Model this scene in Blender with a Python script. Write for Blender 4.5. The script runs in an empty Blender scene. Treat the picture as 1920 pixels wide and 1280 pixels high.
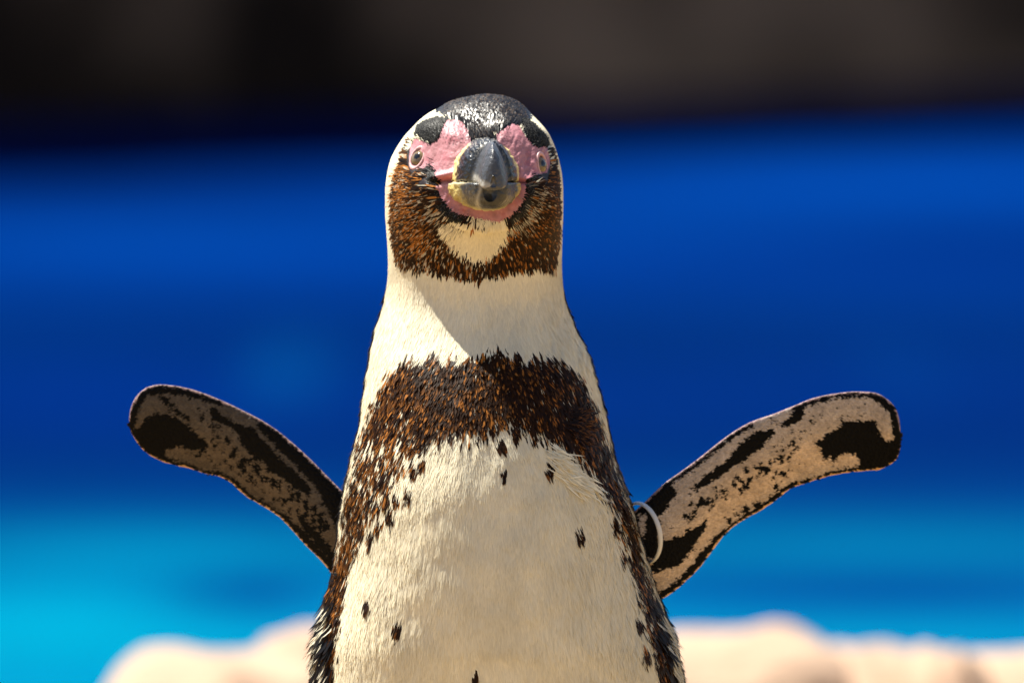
import bpy, math, random
import numpy as np
from mathutils import Vector, Matrix

random.seed(7)
rng = np.random.default_rng(11)
SC = bpy.context.scene
COL = SC.collection

# ------------------------------------------------------------------ camera, light, exposure
PITCH = math.radians(4.0)
DIST = 5.5
LENS = 400.0
FOCUS_POINT = Vector((0.0, 0.0, 0.503))          # centre of the picture, in the plane of the penguin
FWD = Vector((0, math.cos(PITCH), -math.sin(PITCH)))
UPV = Vector((0, math.sin(PITCH), math.cos(PITCH)))
cam_d = bpy.data.cameras.new('camera')
cam = bpy.data.objects.new('camera', cam_d)
COL.objects.link(cam)
cam.location = FOCUS_POINT - FWD * DIST
cam.rotation_euler = (math.pi / 2 - PITCH, 0, 0)
cam_d.lens = LENS
cam_d.sensor_width = 36.0
cam_d.clip_start = 0.1
cam_d.clip_end = 500.0
cam_d.dof.use_dof = True
cam_d.dof.focus_distance = DIST - 0.062
cam_d.dof.aperture_fstop = 8.5
cam_d.dof.aperture_blades = 0
SC.camera = cam

SUN_VEC = Vector((-0.37, 0.27, 0.89)).normalized()   # towards the sun: high on the left
SUN_EL = math.asin(SUN_VEC.z)
SUN_AZ = math.atan2(SUN_VEC.x, SUN_VEC.y)             # clockwise from +Y
world = bpy.data.worlds.new('World')
SC.world = world
world.use_nodes = True
wn = world.node_tree
bg = wn.nodes['Background']
sky = wn.nodes.new('ShaderNodeTexSky')
sky.sky_type = 'NISHITA'
sky.sun_disc = False
sky.sun_elevation = SUN_EL
sky.sun_rotation = SUN_AZ
sky.altitude = 100
wn.links.new(sky.outputs[0], bg.inputs[0])
bg.inputs[1].default_value = 0.055

sun_d = bpy.data.lights.new('sun', 'SUN')
sun = bpy.data.objects.new('sun', sun_d)
COL.objects.link(sun)
sun_d.energy = 5.0
sun_d.angle = math.radians(0.5)
sun_d.color = (1.0, 0.95, 0.84)
sun.rotation_euler = SUN_VEC.to_track_quat('Z', 'Y').to_euler()
sun.location = (-3, -1, 5)

SC.view_settings.view_transform = 'Standard'
SC.view_settings.look = 'None'
SC.view_settings.exposure = 1.62
SC.view_settings.gamma = 1.0
SC.view_settings.use_curve_mapping = False
SC.render.engine = 'CYCLES'
SC.cycles.use_denoising = True
SC.cycles.max_bounces = 8
SC.cycles.sample_clamp_indirect = 6.0

# ------------------------------------------------------------------ helpers
S = 0.495 / 1920.0            # metres per photograph pixel in the plane of the penguin


def srgb(r, g, b):
    f = lambda c: (c / 255 / 12.92) if c / 255 <= 0.04045 else ((c / 255 + 0.055) / 1.055) ** 2.4
    return np.array([f(r), f(g), f(b)])


def X(px): return (np.asarray(px, float) - 960.0) * S
def Z(py): return (640.0 - np.asarray(py, float)) * S
def PX(x): return x / S + 960.0
def PY(z): return 640.0 - z / S


ROT = np.array([[1, 0, 0], [0, FWD.y, UPV.y], [0, FWD.z, UPV.z]])
ORG = np.array(FOCUS_POINT)


def to_world(v):
    return v @ ROT.T + ORG


def smooth(a, b, x):
    t = np.clip((x - a) / (b - a), 0, 1)
    return t * t * (3 - 2 * t)


def pchip(xk, yk, x):
    xk = np.asarray(xk, float); yk = np.asarray(yk, float)
    h = np.diff(xk); d = np.diff(yk) / h
    m = np.zeros_like(yk)
    for i in range(1, len(xk) - 1):
        if d[i - 1] * d[i] > 0:
            w1 = 2 * h[i] + h[i - 1]; w2 = h[i] + 2 * h[i - 1]
            m[i] = (w1 + w2) / (w1 / d[i - 1] + w2 / d[i])
    m[0] = d[0]; m[-1] = d[-1]
    i = np.clip(np.searchsorted(xk, x) - 1, 0, len(h) - 1)
    t = (x - xk[i]) / h[i]
    t2, t3 = t * t, t * t * t
    return ((2 * t3 - 3 * t2 + 1) * yk[i] + (t3 - 2 * t2 + t) * h[i] * m[i]
            + (-2 * t3 + 3 * t2) * yk[i + 1] + (t3 - t2) * h[i] * m[i + 1])


def hash2(ix, iy, seed):
    h = np.sin(ix * 127.1 + iy * 311.7 + seed * 74.7) * 43758.5453
    return h - np.floor(h)


def vnoise(x, y, seed=0):
    ix, iy = np.floor(x), np.floor(y)
    fx, fy = x - ix, y - iy
    fx = fx * fx * (3 - 2 * fx); fy = fy * fy * (3 - 2 * fy)
    a = hash2(ix, iy, seed); b = hash2(ix + 1, iy, seed)
    c = hash2(ix, iy + 1, seed); d = hash2(ix + 1, iy + 1, seed)
    return (a + (b - a) * fx) * (1 - fy) + (c + (d - c) * fx) * fy


def fbm(x, y, seed=0, o=4):
    s = 0; a = 0.5
    for k in range(o):
        s = s + a * vnoise(x * 2 ** k, y * 2 ** k, seed + k); a *= 0.5
    return s


def inside(poly, x, y):
    p = np.asarray(poly, float)
    r = np.zeros(np.shape(x), bool)
    j = len(p) - 1
    for i in range(len(p)):
        xi, yi = p[i]; xj, yj = p[j]
        if yi != yj:
            c = ((yi > y) != (yj > y)) & (x < (xj - xi) * (y - yi) / (yj - yi) + xi)
            r ^= c
        j = i
    return r


def seg_dist(pts, x, y):
    d = np.full(np.shape(x), 1e9)
    for (x0, y0), (x1, y1) in zip(pts[:-1], pts[1:]):
        vx, vy = x1 - x0, y1 - y0
        L = vx * vx + vy * vy + 1e-9
        t = np.clip(((x - x0) * vx + (y - y0) * vy) / L, 0, 1)
        d = np.minimum(d, np.hypot(x - x0 - t * vx, y - y0 - t * vy))
    return d


def mesh_np(name, verts, quads=None, tris=None, colors=None, mats=(), smooth_shade=True, parent=None, loc=None):
    """verts in world space; loc = world location the object gets (or its parent's location)"""
    me = bpy.data.meshes.new(name)
    verts = np.asarray(verts, float)
    origin = np.array(loc) if loc is not None else (np.array(parent_world(parent)) if parent else np.zeros(3))
    v = (verts - origin).astype(np.float32)
    me.vertices.add(len(v))
    me.vertices.foreach_set('co', v.ravel())
    loops = []; starts = []; n = 0
    if quads is not None and len(quads):
        q = np.asarray(quads, np.int32); loops.append(q.ravel())
        starts.append(np.arange(len(q)) * 4); n += q.size
    if tris is not None and len(tris):
        t = np.asarray(tris, np.int32); loops.append(t.ravel())
        starts.append(n + np.arange(len(t)) * 3); n += t.size
    loops = np.concatenate(loops); starts = np.concatenate(starts).astype(np.int32)
    me.loops.add(len(loops))
    me.loops.foreach_set('vertex_index', loops)
    me.polygons.add(len(starts))
    me.polygons.foreach_set('loop_start', starts)
    me.update(calc_edges=True)
    me.validate()
    if smooth_shade:
        me.polygons.foreach_set('use_smooth', np.ones(len(me.polygons), bool))
    if colors is not None:
        ca = me.attributes.new('Col', 'FLOAT_COLOR', 'POINT')
        c = np.ones((len(v), 4), np.float32); c[:, :3] = np.clip(colors, 0, 1)
        ca.data.foreach_set('color', c.ravel())
    for m in mats: me.materials.append(m)
    o = bpy.data.objects.new(name, me)
    COL.objects.link(o)
    if parent is not None:
        o.parent = parent
    elif loc is not None:
        o.location = loc
    return o


def parent_world(o):
    p = Vector((0, 0, 0))
    while o is not None:
        p = p + o.location; o = o.parent
    return p


def grid_quads(nr, nc, wrap=True):
    i = np.arange(nr - 1)[:, None]
    j = np.arange(nc if wrap else nc - 1)[None, :]
    j2 = (j + 1) % nc
    a = i * nc + j; b = i * nc + j2; c = (i + 1) * nc + j2; d = (i + 1) * nc + j
    return np.stack([a, d, c, b], -1).reshape(-1, 4)


def tag(o, label=None, cat=None, group=None, kind=None):
    if label: o['label'] = label
    if cat: o['category'] = cat
    if group: o['group'] = group
    if kind: o['kind'] = kind
    return o


# ------------------------------------------------------------------ materials
def mat_new(name):
    m = bpy.data.materials.new(name); m.use_nodes = True
    nt = m.node_tree
    return m, nt, nt.nodes['Principled BSDF'], nt.nodes['Material Output']


def node(nt, t, **kw):
    n = nt.nodes.new(t)
    for k, v in kw.items(): setattr(n, k, v)
    return n


def add_bump(nt, bsdf, scale, strength, dist=0.001, detail=4.0, kind='noise', coord='Object', stretch=None):
    tc = node(nt, 'ShaderNodeTexCoord')
    src = tc.outputs[coord]
    if stretch:
        mp = node(nt, 'ShaderNodeMapping'); mp.inputs['Scale'].default_value = stretch
        nt.links.new(src, mp.inputs[0]); src = mp.outputs[0]
    if kind == 'noise':
        t = node(nt, 'ShaderNodeTexNoise'); t.inputs['Scale'].default_value = scale; t.inputs['Detail'].default_value = detail
        out = t.outputs['Fac']
    else:
        t = node(nt, 'ShaderNodeTexVoronoi'); t.inputs['Scale'].default_value = scale
        out = t.outputs['Distance']
    nt.links.new(src, t.inputs['Vector'])
    b = node(nt, 'ShaderNodeBump'); b.inputs['Strength'].default_value = strength; b.inputs['Distance'].default_value = dist
    nt.links.new(out, b.inputs['Height'])
    nt.links.new(b.outputs[0], bsdf.inputs['Normal'])
    return t


def attr_mat(name, rough, spec, bump=None, transl=0.0, sheen=0.0):
    m, nt, bs, out = mat_new(name)
    a = node(nt, 'ShaderNodeVertexColor'); a.layer_name = 'Col'
    nt.links.new(a.outputs[0], bs.inputs['Base Color'])
    bs.inputs['Roughness'].default_value = rough
    bs.inputs['Specular IOR Level'].default_value = spec
    if sheen: bs.inputs['Sheen Weight'].default_value = sheen
    if bump: add_bump(nt, bs, **bump)
    if transl:
        tr = node(nt, 'ShaderNodeBsdfTranslucent')
        nt.links.new(a.outputs[0], tr.inputs[0])
        mx = node(nt, 'ShaderNodeMixShader'); mx.inputs[0].default_value = transl
        nt.links.new(bs.outputs[0], mx.inputs[1]); nt.links.new(tr.outputs[0], mx.inputs[2])
        nt.links.new(mx.outputs[0], out.inputs[0])
    return m


M_skin = attr_mat('penguin_skin', 0.45, 0.40, dict(scale=800, strength=0.22, dist=0.0005, kind='voronoi'))
M_feather = attr_mat('penguin_feathers', 0.45, 0.09, None, transl=0.26)
M_flipper = attr_mat('flipper_scales', 0.55, 0.07, dict(scale=700, strength=0.7, dist=0.0006, kind='voronoi'))
M_bill = attr_mat('bill_horn', 0.30, 0.45, dict(scale=420, strength=0.7, dist=0.0012, detail=7))

# ------------------------------------------------------------------ the setting
def solid_mat(name, c1, c2, scale, rough, bump_s, bump_strength, bump_d, spec=0.3):
    m, nt, bs, out = mat_new(name)
    tc = node(nt, 'ShaderNodeTexCoord')
    t = node(nt, 'ShaderNodeTexNoise'); t.inputs['Scale'].default_value = scale; t.inputs['Detail'].default_value = 8
    nt.links.new(tc.outputs['Object'], t.inputs['Vector'])
    r = node(nt, 'ShaderNodeValToRGB')
    r.color_ramp.elements[0].position = 0.35; r.color_ramp.elements[1].position = 0.68
    r.color_ramp.elements[0].color = (*c1, 1); r.color_ramp.elements[1].color = (*c2, 1)
    nt.links.new(t.outputs['Fac'], r.inputs[0]); nt.links.new(r.outputs[0], bs.inputs['Base Color'])
    bs.inputs['Roughness'].default_value = rough; bs.inputs['Specular IOR Level'].default_value = spec
    add_bump(nt, bs, bump_s, bump_strength, bump_d, 8)
    return m


M_ground = solid_mat('pale_sandstone_ground', (0.24, 0.150, 0.056), (0.32, 0.208, 0.088), 3.0, 0.9, 25, 0.5, 0.01)
M_rock = solid_mat('pale_sandstone_rock', (0.24, 0.152, 0.098), (0.38, 0.268, 0.183), 5.0, 0.85, 30, 0.6, 0.012)
M_wall = solid_mat('dark_basalt', (0.018, 0.009, 0.005), (0.26, 0.145, 0.085), 1.3, 0.95, 6, 0.8, 0.05, 0.1)

WATER_Z = -0.30
WATER_GAIN = np.array([0.21, 0.193, 0.196])
POOL_Y0 = 2.75
CAMP = np.array(cam.location)


def ground_at(px, py, z):
    d = np.array(FWD) * DIST + np.array([X(px), 0, 0]) + np.array(UPV) * Z(py)
    t = (z - CAMP[2]) / d[2]
    return CAMP + d * t


def at_depth(px, py, Y):
    d = np.array(FWD) * DIST + np.array([X(px), 0, 0]) + np.array(UPV) * Z(py)
    t = (Y - CAMP[1]) / d[1]
    return CAMP + d * t


FAR_Y = ground_at(960, 212, WATER_Z)[1]
_pl, _pr = ground_at(0, 252, WATER_Z), ground_at(1920, 168, WATER_Z)
FAR_K = (_pr[1] - _pl[1]) / (_pr[0] - _pl[0])          # the far wall runs slightly away to the right
FAR_END = FAR_Y + FAR_K * 9 + 1.5

# ground: one sheet with the pool let into it
def build_ground():
    xs = np.concatenate([np.linspace(-200, -8, 12), np.linspace(-7, 7, 90), np.linspace(8, 200, 12)])
    ys = np.concatenate([np.linspace(-200, -7, 10), np.linspace(-6, POOL_Y0, 70)])
    gx, gy = np.meshgrid(xs, ys)
    gz = (fbm(gx * 1.7, gy * 1.7, 3, 5) - 0.5) * 0.05 * smooth(0.25, 0.6, np.hypot(gx, gy))
    v = np.stack([gx, gy, gz], -1).reshape(-1, 3)
    nr, nc = gx.shape
    # pool edge face going down, then the pool floor and the land beyond
    extra = []
    e1 = np.stack([xs, np.full_like(xs, POOL_Y0 + 0.05), np.full_like(xs, -0.06)], -1)
    e2 = np.stack([xs, np.full_like(xs, POOL_Y0 + 0.12), np.full_like(xs, -1.3)], -1)
    e3 = np.stack([xs, np.full_like(xs, FAR_END + 1.6), np.full_like(xs, -1.3)], -1)
    e4 = np.stack([xs, np.full_like(xs, FAR_END + 1.7), np.full_like(xs, -0.1)], -1)
    e5 = np.stack([xs, np.full_like(xs, 420.0), np.full_like(xs, -0.1)], -1)
    v = np.concatenate([v, e1, e2, e3, e4, e5])
    q = grid_quads(nr + 5, nc, wrap=False)[:, ::-1]
    o = mesh_np('ground', v, quads=q, mats=[M_ground])
    tag(o, kind='structure')


build_ground()


def build_water():
    xs = np.linspace(-12, 12, 380)
    ys = np.linspace(POOL_Y0 + 0.09, FAR_END + 1.62, 460)
    gx, gy = np.meshgrid(xs, ys)
    gz = WATER_Z + 0.012 * (fbm(gx * 0.9, gy * 2.2, 5, 4) - 0.5)
    v = np.stack([gx, gy, gz], -1).reshape(-1, 3)
    x, y = v[:, 0], v[:, 1]
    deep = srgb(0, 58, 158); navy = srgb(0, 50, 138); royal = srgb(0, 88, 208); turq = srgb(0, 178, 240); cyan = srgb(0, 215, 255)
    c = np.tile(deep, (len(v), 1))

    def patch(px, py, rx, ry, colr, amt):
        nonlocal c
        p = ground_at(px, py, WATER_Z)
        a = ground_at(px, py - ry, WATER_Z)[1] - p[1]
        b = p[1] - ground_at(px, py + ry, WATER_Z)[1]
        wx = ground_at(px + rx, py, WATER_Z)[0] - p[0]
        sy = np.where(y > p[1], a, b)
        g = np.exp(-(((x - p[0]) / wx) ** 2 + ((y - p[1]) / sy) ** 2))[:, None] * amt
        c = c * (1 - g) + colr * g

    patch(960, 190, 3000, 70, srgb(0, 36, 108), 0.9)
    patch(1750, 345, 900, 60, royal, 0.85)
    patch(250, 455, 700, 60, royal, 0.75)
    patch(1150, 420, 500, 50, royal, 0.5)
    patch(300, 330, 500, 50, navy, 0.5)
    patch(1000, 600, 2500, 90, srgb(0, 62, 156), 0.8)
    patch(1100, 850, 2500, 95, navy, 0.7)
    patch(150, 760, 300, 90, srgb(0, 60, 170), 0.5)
    patch(540, 690, 70, 60, srgb(0, 110, 205), 0.6)  # glint on the water, painted as a soft pale blue disc
    patch(1690, 690, 70, 60, srgb(0, 80, 180), 0.4)  # second painted glint, fainter
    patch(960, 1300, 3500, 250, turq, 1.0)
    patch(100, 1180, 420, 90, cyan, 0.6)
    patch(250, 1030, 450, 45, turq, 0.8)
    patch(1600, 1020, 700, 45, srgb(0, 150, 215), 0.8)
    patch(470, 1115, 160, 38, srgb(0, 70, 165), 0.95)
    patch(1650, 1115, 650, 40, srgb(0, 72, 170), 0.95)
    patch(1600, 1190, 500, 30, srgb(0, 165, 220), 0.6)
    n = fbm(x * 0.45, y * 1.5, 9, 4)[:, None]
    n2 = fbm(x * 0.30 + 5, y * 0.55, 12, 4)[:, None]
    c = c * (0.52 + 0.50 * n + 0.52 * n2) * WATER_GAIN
    m, nt, bs, out = mat_new('pool_water')
    a = node(nt, 'ShaderNodeVertexColor'); a.layer_name = 'Col'
    nt.links.new(a.outputs[0], bs.inputs['Base Color'])
    bs.inputs['Roughness'].default_value = 0.6
    bs.inputs['Specular IOR Level'].default_value = 0.0
    gl = node(nt, 'ShaderNodeBsdfGlossy'); gl.inputs['Roughness'].default_value = 0.12
    gl.inputs['Color'].default_value = (0.55, 0.85, 1.0, 1)
    add_bump(nt, bs, 3.0, 0.6, 0.05, 5, stretch=(1, 2.2, 1))
    nt.links.new(bs.inputs['Normal'].links[0].from_socket, gl.inputs['Normal'])
    mx = node(nt, 'ShaderNodeMixShader'); mx.inputs[0].default_value = 0.03
    nt.links.new(bs.outputs[0], mx.inputs[1]); nt.links.new(gl.outputs[0], mx.inputs[2]); nt.links.new(mx.outputs[0], out.inputs[0])
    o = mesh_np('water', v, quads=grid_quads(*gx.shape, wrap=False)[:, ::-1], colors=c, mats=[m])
    tag(o, kind='structure')


build_water()


def build_far_wall():
    xs = np.linspace(-14, 14, 220); zs = np.linspace(-1.35, 3.4, 50)
    gx, gz = np.meshgrid(xs, zs)
    n = fbm(gx * 0.9, gz * 1.3, 21, 5)
    gy = FAR_Y + 0.55 - 0.5 * n + 0.10 * np.abs(np.sin(gx * 1.1 + 3 * n)) + 0.12 * (gz + 0.3)
    gy = np.maximum(gy, FAR_Y + 0.02) + FAR_K * np.clip(gx, -9, 9)
    f = np.stack([gx, gy, gz + 0.25 * (vnoise(gx * 0.8, gx * 0, 4) - 0.5) * (gz > 3.3)], -1)
    b = f.copy(); b[:, :, 1] = FAR_Y + 2.2 + FAR_K * np.clip(gx, -9, 9)
    v = np.concatenate([f.reshape(-1, 3), b.reshape(-1, 3)])
    nr, nc = gx.shape
    q = grid_quads(nr, nc, wrap=False)[:, ::-1]
    q2 = grid_quads(nr, nc, wrap=False) + nr * nc
    rim = []
    N = nr * nc
    for j in range(nc - 1):
        k = (nr - 1) * nc + j
        rim.append((k, k + 1, k + 1 + N, k + N))
    for i in range(nr - 1):
        k = i * nc; rim.append((k, k + nc, k + nc + N, k + N))
        k = i * nc + nc - 1; rim.append((k + nc, k, k + N, k + nc + N))
    o = mesh_np('rock_wall', v, quads=np.concatenate([q, q2, np.array(rim)]), mats=[M_wall])
    tag(o, 'dark rough rock wall along the far side of the blue pool', 'wall')


build_far_wall()


# pale boulders along the near pool edge
def boulder(px, py_top, Y, rx_px, ry, seed, label, flat=0.55, skew=0.0):
    top = at_depth(px, py_top, Y)
    k = (Y - CAMP[1]) / DIST
    rx = rx_px * S * k
    h = top[2] + 0.05
    nu, nv = 96, 48
    u = np.linspace(0, 2 * np.pi, nu, endpoint=False); w = np.linspace(0.0, np.pi, nv)
    U, W = np.meshgrid(u, w)
    sx = np.sign(np.cos(U)) * np.abs(np.cos(U)) ** 0.8; sy = np.sign(np.sin(U)) * np.abs(np.sin(U)) ** 0.8
    r = np.sin(W) ** flat
    x = r * sx; y = r * sy; z = np.sign(np.cos(W)) * np.abs(np.cos(W)) ** 0.85
    d = 1 + 0.12 * (fbm(x * 1.6 + z + seed, y * 1.6 - z * 0.7, seed, 5) - 0.5) + 0.08 * (fbm(x * 6 + seed, y * 6 + z * 5, seed + 3, 3) - 0.5)
    v = np.stack([x * rx * d + skew * z * rx, y * ry * d, z * h * (0.9 + 0.1 * d) * (1 + 0.12 * (fbm(x * 2.5 + seed, y * 2.5, seed + 8, 3) - 0.5))], -1).reshape(-1, 3)
    base = np.array([top[0], Y, -0.05])
    v[:, 2] *= (h / v[:, 2].max())
    v[:, 2] = np.maximum(v[:, 2], -0.03)
    v = v + base
    o = mesh_np('boulder', v, quads=grid_quads(nv, nu)[:, ::-1], mats=[M_rock], loc=tuple(base))
    tag(o, label, 'boulder', 'pale boulders along the pool edge')


boulder(420, 1226, 2.05, 290, 0.20, 2, 'low flat pale boulder at the pool edge under the raised left flipper', 0.34, 0.0)
boulder(620, 1172, 2.25, 230, 0.22, 5, 'taller pale boulder half hidden behind the left flank of the penguin', 0.62)
boulder(1330, 1188, 2.15, 330, 0.20, 9, 'pale boulder beside the right flank of the penguin under its ringed flipper', 0.30)
boulder(1610, 1214, 2.25, 280, 0.22, 14, 'low pale boulder between the ringed flipper side boulder and the frame corner one', 0.26)
boulder(1775, 1208, 2.08, 120, 0.15, 17, 'small narrow pale boulder poking up above its right neighbours', 0.45)
boulder(1960, 1230, 2.2, 260, 0.20, 20, 'pale boulder in the lower right corner at the pool edge', 0.30)

# ------------------------------------------------------------------ penguin
FOOT = np.array([X(930), 0.0, 0.0]) + np.array([0, -0.03, 0])
root = bpy.data.objects.new('penguin', None)
COL.objects.link(root)
root.location = FOOT
root.empty_display_size = 0.1
tag(root, 'penguin with pink face and brown chest band standing with both flippers spread', 'penguin')

WHITE = np.array([0.85, 0.785, 0.60])
BROWN = np.array([0.011, 0.005, 0.0026])
ORANGE = np.array([0.34, 0.125, 0.022])
BLACK = np.array([0.012, 0.011, 0.012])
SLATE = np.array([0.022, 0.020, 0.022])
PINK = np.array([0.37, 0.160, 0.178])
GREYBLK = np.array([0.010, 0.010, 0.010])

# py, xl, xr, front depth mm, back depth mm, nose shear px
BODY = np.array([
    [181, 911, 914, 8, 10, 0], [183, 895, 933, 1, 16, 2], [186, 880, 947, -5, 21, 4], [191, 858, 962, -10, 26, 6],
    [200, 831, 976, -19, 32, 9], [220, 796, 1000, -31, 40, 14], [240, 775, 1018, -39, 45, 20], [260, 757, 1031, -45, 48, 26],
    [280, 744, 1040, -49, 50, 30], [300, 734, 1046, -52, 51, 32], [330, 727, 1052, -55, 52, 33], [360, 724, 1054, -56, 52, 33],
    [400, 724, 1054, -54, 50, 28], [430, 726, 1053, -50, 48, 18], [460, 728, 1052.5, -44, 46, 8], [490, 729, 1052, -40, 45, 2],
    [520, 728, 1053, -38.5, 46, 0], [560, 722, 1058, -39, 49, 0], [600, 711, 1071, -43, 53, 0], [640, 700, 1090, -49, 58, 0],
    [680, 692, 1107, -57, 63, 0], [720, 686, 1119, -64, 68, 0], [760, 681, 1129, -70, 72, 0], [800, 675, 1138, -75, 75, 0],
    [840, 665, 1147, -79.5, 78, 0], [880, 655, 1158, -83, 80, 0], [920, 645, 1172, -86, 82, 0], [960, 638, 1186, -88, 83, 0],
    [1000, 634, 1197, -90, 84, 0], [1040, 629, 1208, -91.5, 84, 0], [1085, 621, 1222, -92.5, 84, 0], [1120, 612, 1235, -93, 84, 0],
    [1160, 601, 1250, -93, 84, 0], [1200, 589, 1266, -93, 83, 0], [1240, 585, 1275, -92, 82, 0], [1280, 582, 1281, -91, 81, 0],
    [1400, 578, 1290, -86, 80, 0], [1600, 590, 1290, -74, 76, 0], [1800, 630, 1250, -58, 76, 0], [2000, 690, 1190, -38, 74, 0],
    [2150, 750, 1130, -18, 68, 0], [2260, 830, 1050, 8, 52, 0], [2300, 930, 950, 28, 34, 0]])

NR, NT = 620, 520
yy = np.concatenate([181 + 19 * np.linspace(0, 1, 40) ** 2, np.linspace(200, 1300, 521)[1:], np.linspace(1300, 2300, 61)[1:]])
NR = len(yy)
cols = [pchip(BODY[:, 0], BODY[:, k], yy) for k in range(1, 6)]
ug = np.arange(181, 2300, 1.0)
kr = np.exp(-(np.arange(-50, 51) / 20.0) ** 2); kr /= kr.sum()


def soften(c):
    u = pchip(yy, c, ug); w = np.convolve(np.pad(u, 50, mode='reflect', reflect_type='odd'), kr, mode='valid')
    k = smooth(430, 520, yy)
    return c * (1 - k) + np.interp(yy, ug, w) * k


cols = [soften(c) for c in cols]
xl, xr, yf, yb, ax = cols
th = np.linspace(0, 2 * np.pi, NT, endpoint=False)
# more columns on the front than on the back
th = th + 0.25 * np.sin(th - np.pi / 2) * 0
ct, st = np.cos(th)[None, :], np.sin(th)[None, :]
cx = (X(xl) + X(xr))[:, None] / 2; hw = (X(xr) - X(xl))[:, None] / 2
ymid = 0.006 - 0.002 * smooth(500, 700, yy)[:, None]
nf = 2.25 - 0.25 * smooth(430, 560, yy)[:, None]
cc = np.sign(ct) * np.abs(ct) ** (2 / nf)
front = st < 0
ss = np.abs(st) ** (2 / nf)
gx = cx + hw * cc + S * ax[:, None] * np.where(front, np.abs(st) ** 1.6, 0)
gy = np.where(front, ymid - (ymid - yf[:, None] / 1000) * ss, ymid + (yb[:, None] / 1000 - ymid) * ss)
gz = np.repeat(Z(yy)[:, None], NT, 1)
G = np.stack([gx, gy, gz], -1)


def normals(G):
    du = np.roll(G, -1, 1) - np.roll(G, 1, 1)
    dv = np.gradient(G, axis=0)
    n = np.cross(dv, du)
    n /= np.linalg.norm(n, axis=-1, keepdims=True) + 1e-12
    return n


Nn = normals(G)
if Nn[NR // 3, 3 * NT // 4, 1] > 0: Nn = -Nn

# face modelling, in picture coordinates on the front of the head
gpx, gpy = PX(G[..., 0]), PY(G[..., 2])
fr = smooth(0.15, -0.25, Nn[..., 1])


def gau(x0, y0, sx, sy, a=0.0):
    c, s = math.cos(a), math.sin(a)
    dx, dy = gpx - x0, gpy - y0
    return np.exp(-(((dx * c + dy * s) / sx) ** 2 + ((-dx * s + dy * c) / sy) ** 2))


P_PINK_L = [(836, 226), (852, 223), (868, 228), (880, 246), (884, 264), (900, 285), (900, 345), (846, 345), (822, 346), (812, 338),
            (809, 322), (798, 322), (776, 318), (768, 300), (771, 262), (780, 257), (800, 269), (817, 263), (822, 248)]
P_PINK_R = [(926, 252), (945, 240), (962, 230), (976, 236), (986, 252), (1000, 268), (1012, 276), (1029, 272), (1033, 300), (1026, 326),
            (1004, 330), (998, 338), (990, 348), (920, 346), (920, 290), (930, 264)]
P_CHIN = [(809, 350), (830, 342), (970, 342), (994, 346), (994, 366), (982, 394), (962, 414), (940, 427), (912, 424), (890, 418), (858, 412), (834, 394), (819, 372)]
CHIN = [(812, 349), (822, 372), (842, 398), (872, 414), (908, 420), (942, 414), (970, 394), (986, 368), (991, 349)]
chin_d = seg_dist(CHIN, gpx, gpy)
disp = 0.0
disp = disp + 2.6 * gau(848, 252, 26, 24) + 2.2 * gau(945, 254, 24, 22)           # swollen pink brow above the bill
disp = disp - 1.6 * gau(812, 300, 16, 30) - 1.4 * gau(990, 300, 14, 30)           # lores
disp = disp + 1.5 * gau(803, 245, 28, 14, -0.4) + 1.5 * gau(1005, 250, 26, 14, 0.5)
disp = disp + 3.0 * np.exp(-(chin_d / 13) ** 2)                                   # fleshy lower lip
disp = disp - 2.4 * np.exp(-(seg_dist([(812, 346), (850, 341)], gpx, gpy) / 4) ** 2)
disp = disp - 2.4 * np.exp(-(seg_dist([(966, 341), (991, 346)], gpx, gpy) / 4) ** 2)
disp = disp + 1.6 * np.exp(-(seg_dist([(818, 335), (852, 328)], gpx, gpy) / 6) ** 2)
disp = disp - 2.2 * gau(784, 300, 17, 25) - 2.0 * gau(1019, 312, 11, 24)          # eye sockets
disp = disp + 1.2 * gau(775, 380, 30, 45) + 1.2 * gau(1020, 390, 25, 45)          # cheeks
bare = inside(P_PINK_L, gpx, gpy) | inside(P_PINK_R, gpx, gpy) | inside(P_CHIN, gpx, gpy)
disp = disp + bare * (0.8 * (fbm((gpx + 0.5 * gpy) / 5.0, (gpy - 0.5 * gpx) / 14.0, 54, 3) - 0.5) + 0.45 * (fbm(gpx / 4.0, gpy / 4.0, 55, 3) - 0.5))
body_un = 1.6 * (fbm(gpx / 60, gpy / 95, 31, 3) - 0.5) * smooth(520, 620, gpy) * smooth(2200, 1400, gpy)
body_un = body_un + 0.9 * (fbm(gpx / 8 + (gpy / 160) * np.sin(gpx / 60), gpy / 60, 33, 3) - 0.5) * smooth(500, 560, gpy) * smooth(2200, 1400, gpy)
G = G + Nn * ((disp * fr * (gpy < 520) + body_un) / 1000)[..., None]
Nn = normals(G)
if Nn[NR // 3, 3 * NT // 4, 1] > 0: Nn = -Nn

# --- plumage pattern in picture coordinates of the front
P_BROW_L = [(776, 256), (782, 236), (800, 226), (820, 220), (838, 222), (828, 240), (818, 262), (806, 270), (792, 264), (783, 256)]
P_BROW_R = [(972, 226), (984, 222), (1000, 232), (1018, 248), (1030, 266), (1028, 273), (1012, 277), (996, 264), (984, 246)]
P_CRESC_L = [(800, 318), (812, 318), (816, 345), (808, 352), (824, 382), (846, 402), (874, 416), (896, 424), (878, 428), (846, 420), (822, 400), (806, 372), (800, 345)]
P_CRESC_R = [(1000, 330), (1008, 328), (1006, 356), (998, 384), (984, 408), (962, 424), (944, 428), (962, 414), (982, 394), (992, 368), (994, 350)]
P_CROWN = [(820, 210), (832, 201), (856, 188), (912, 176), (960, 190), (990, 212), (996, 232), (972, 234), (945, 248), (926, 256), (925, 275), (880, 275), (884, 258), (872, 236), (856, 224), (838, 222)]
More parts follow.
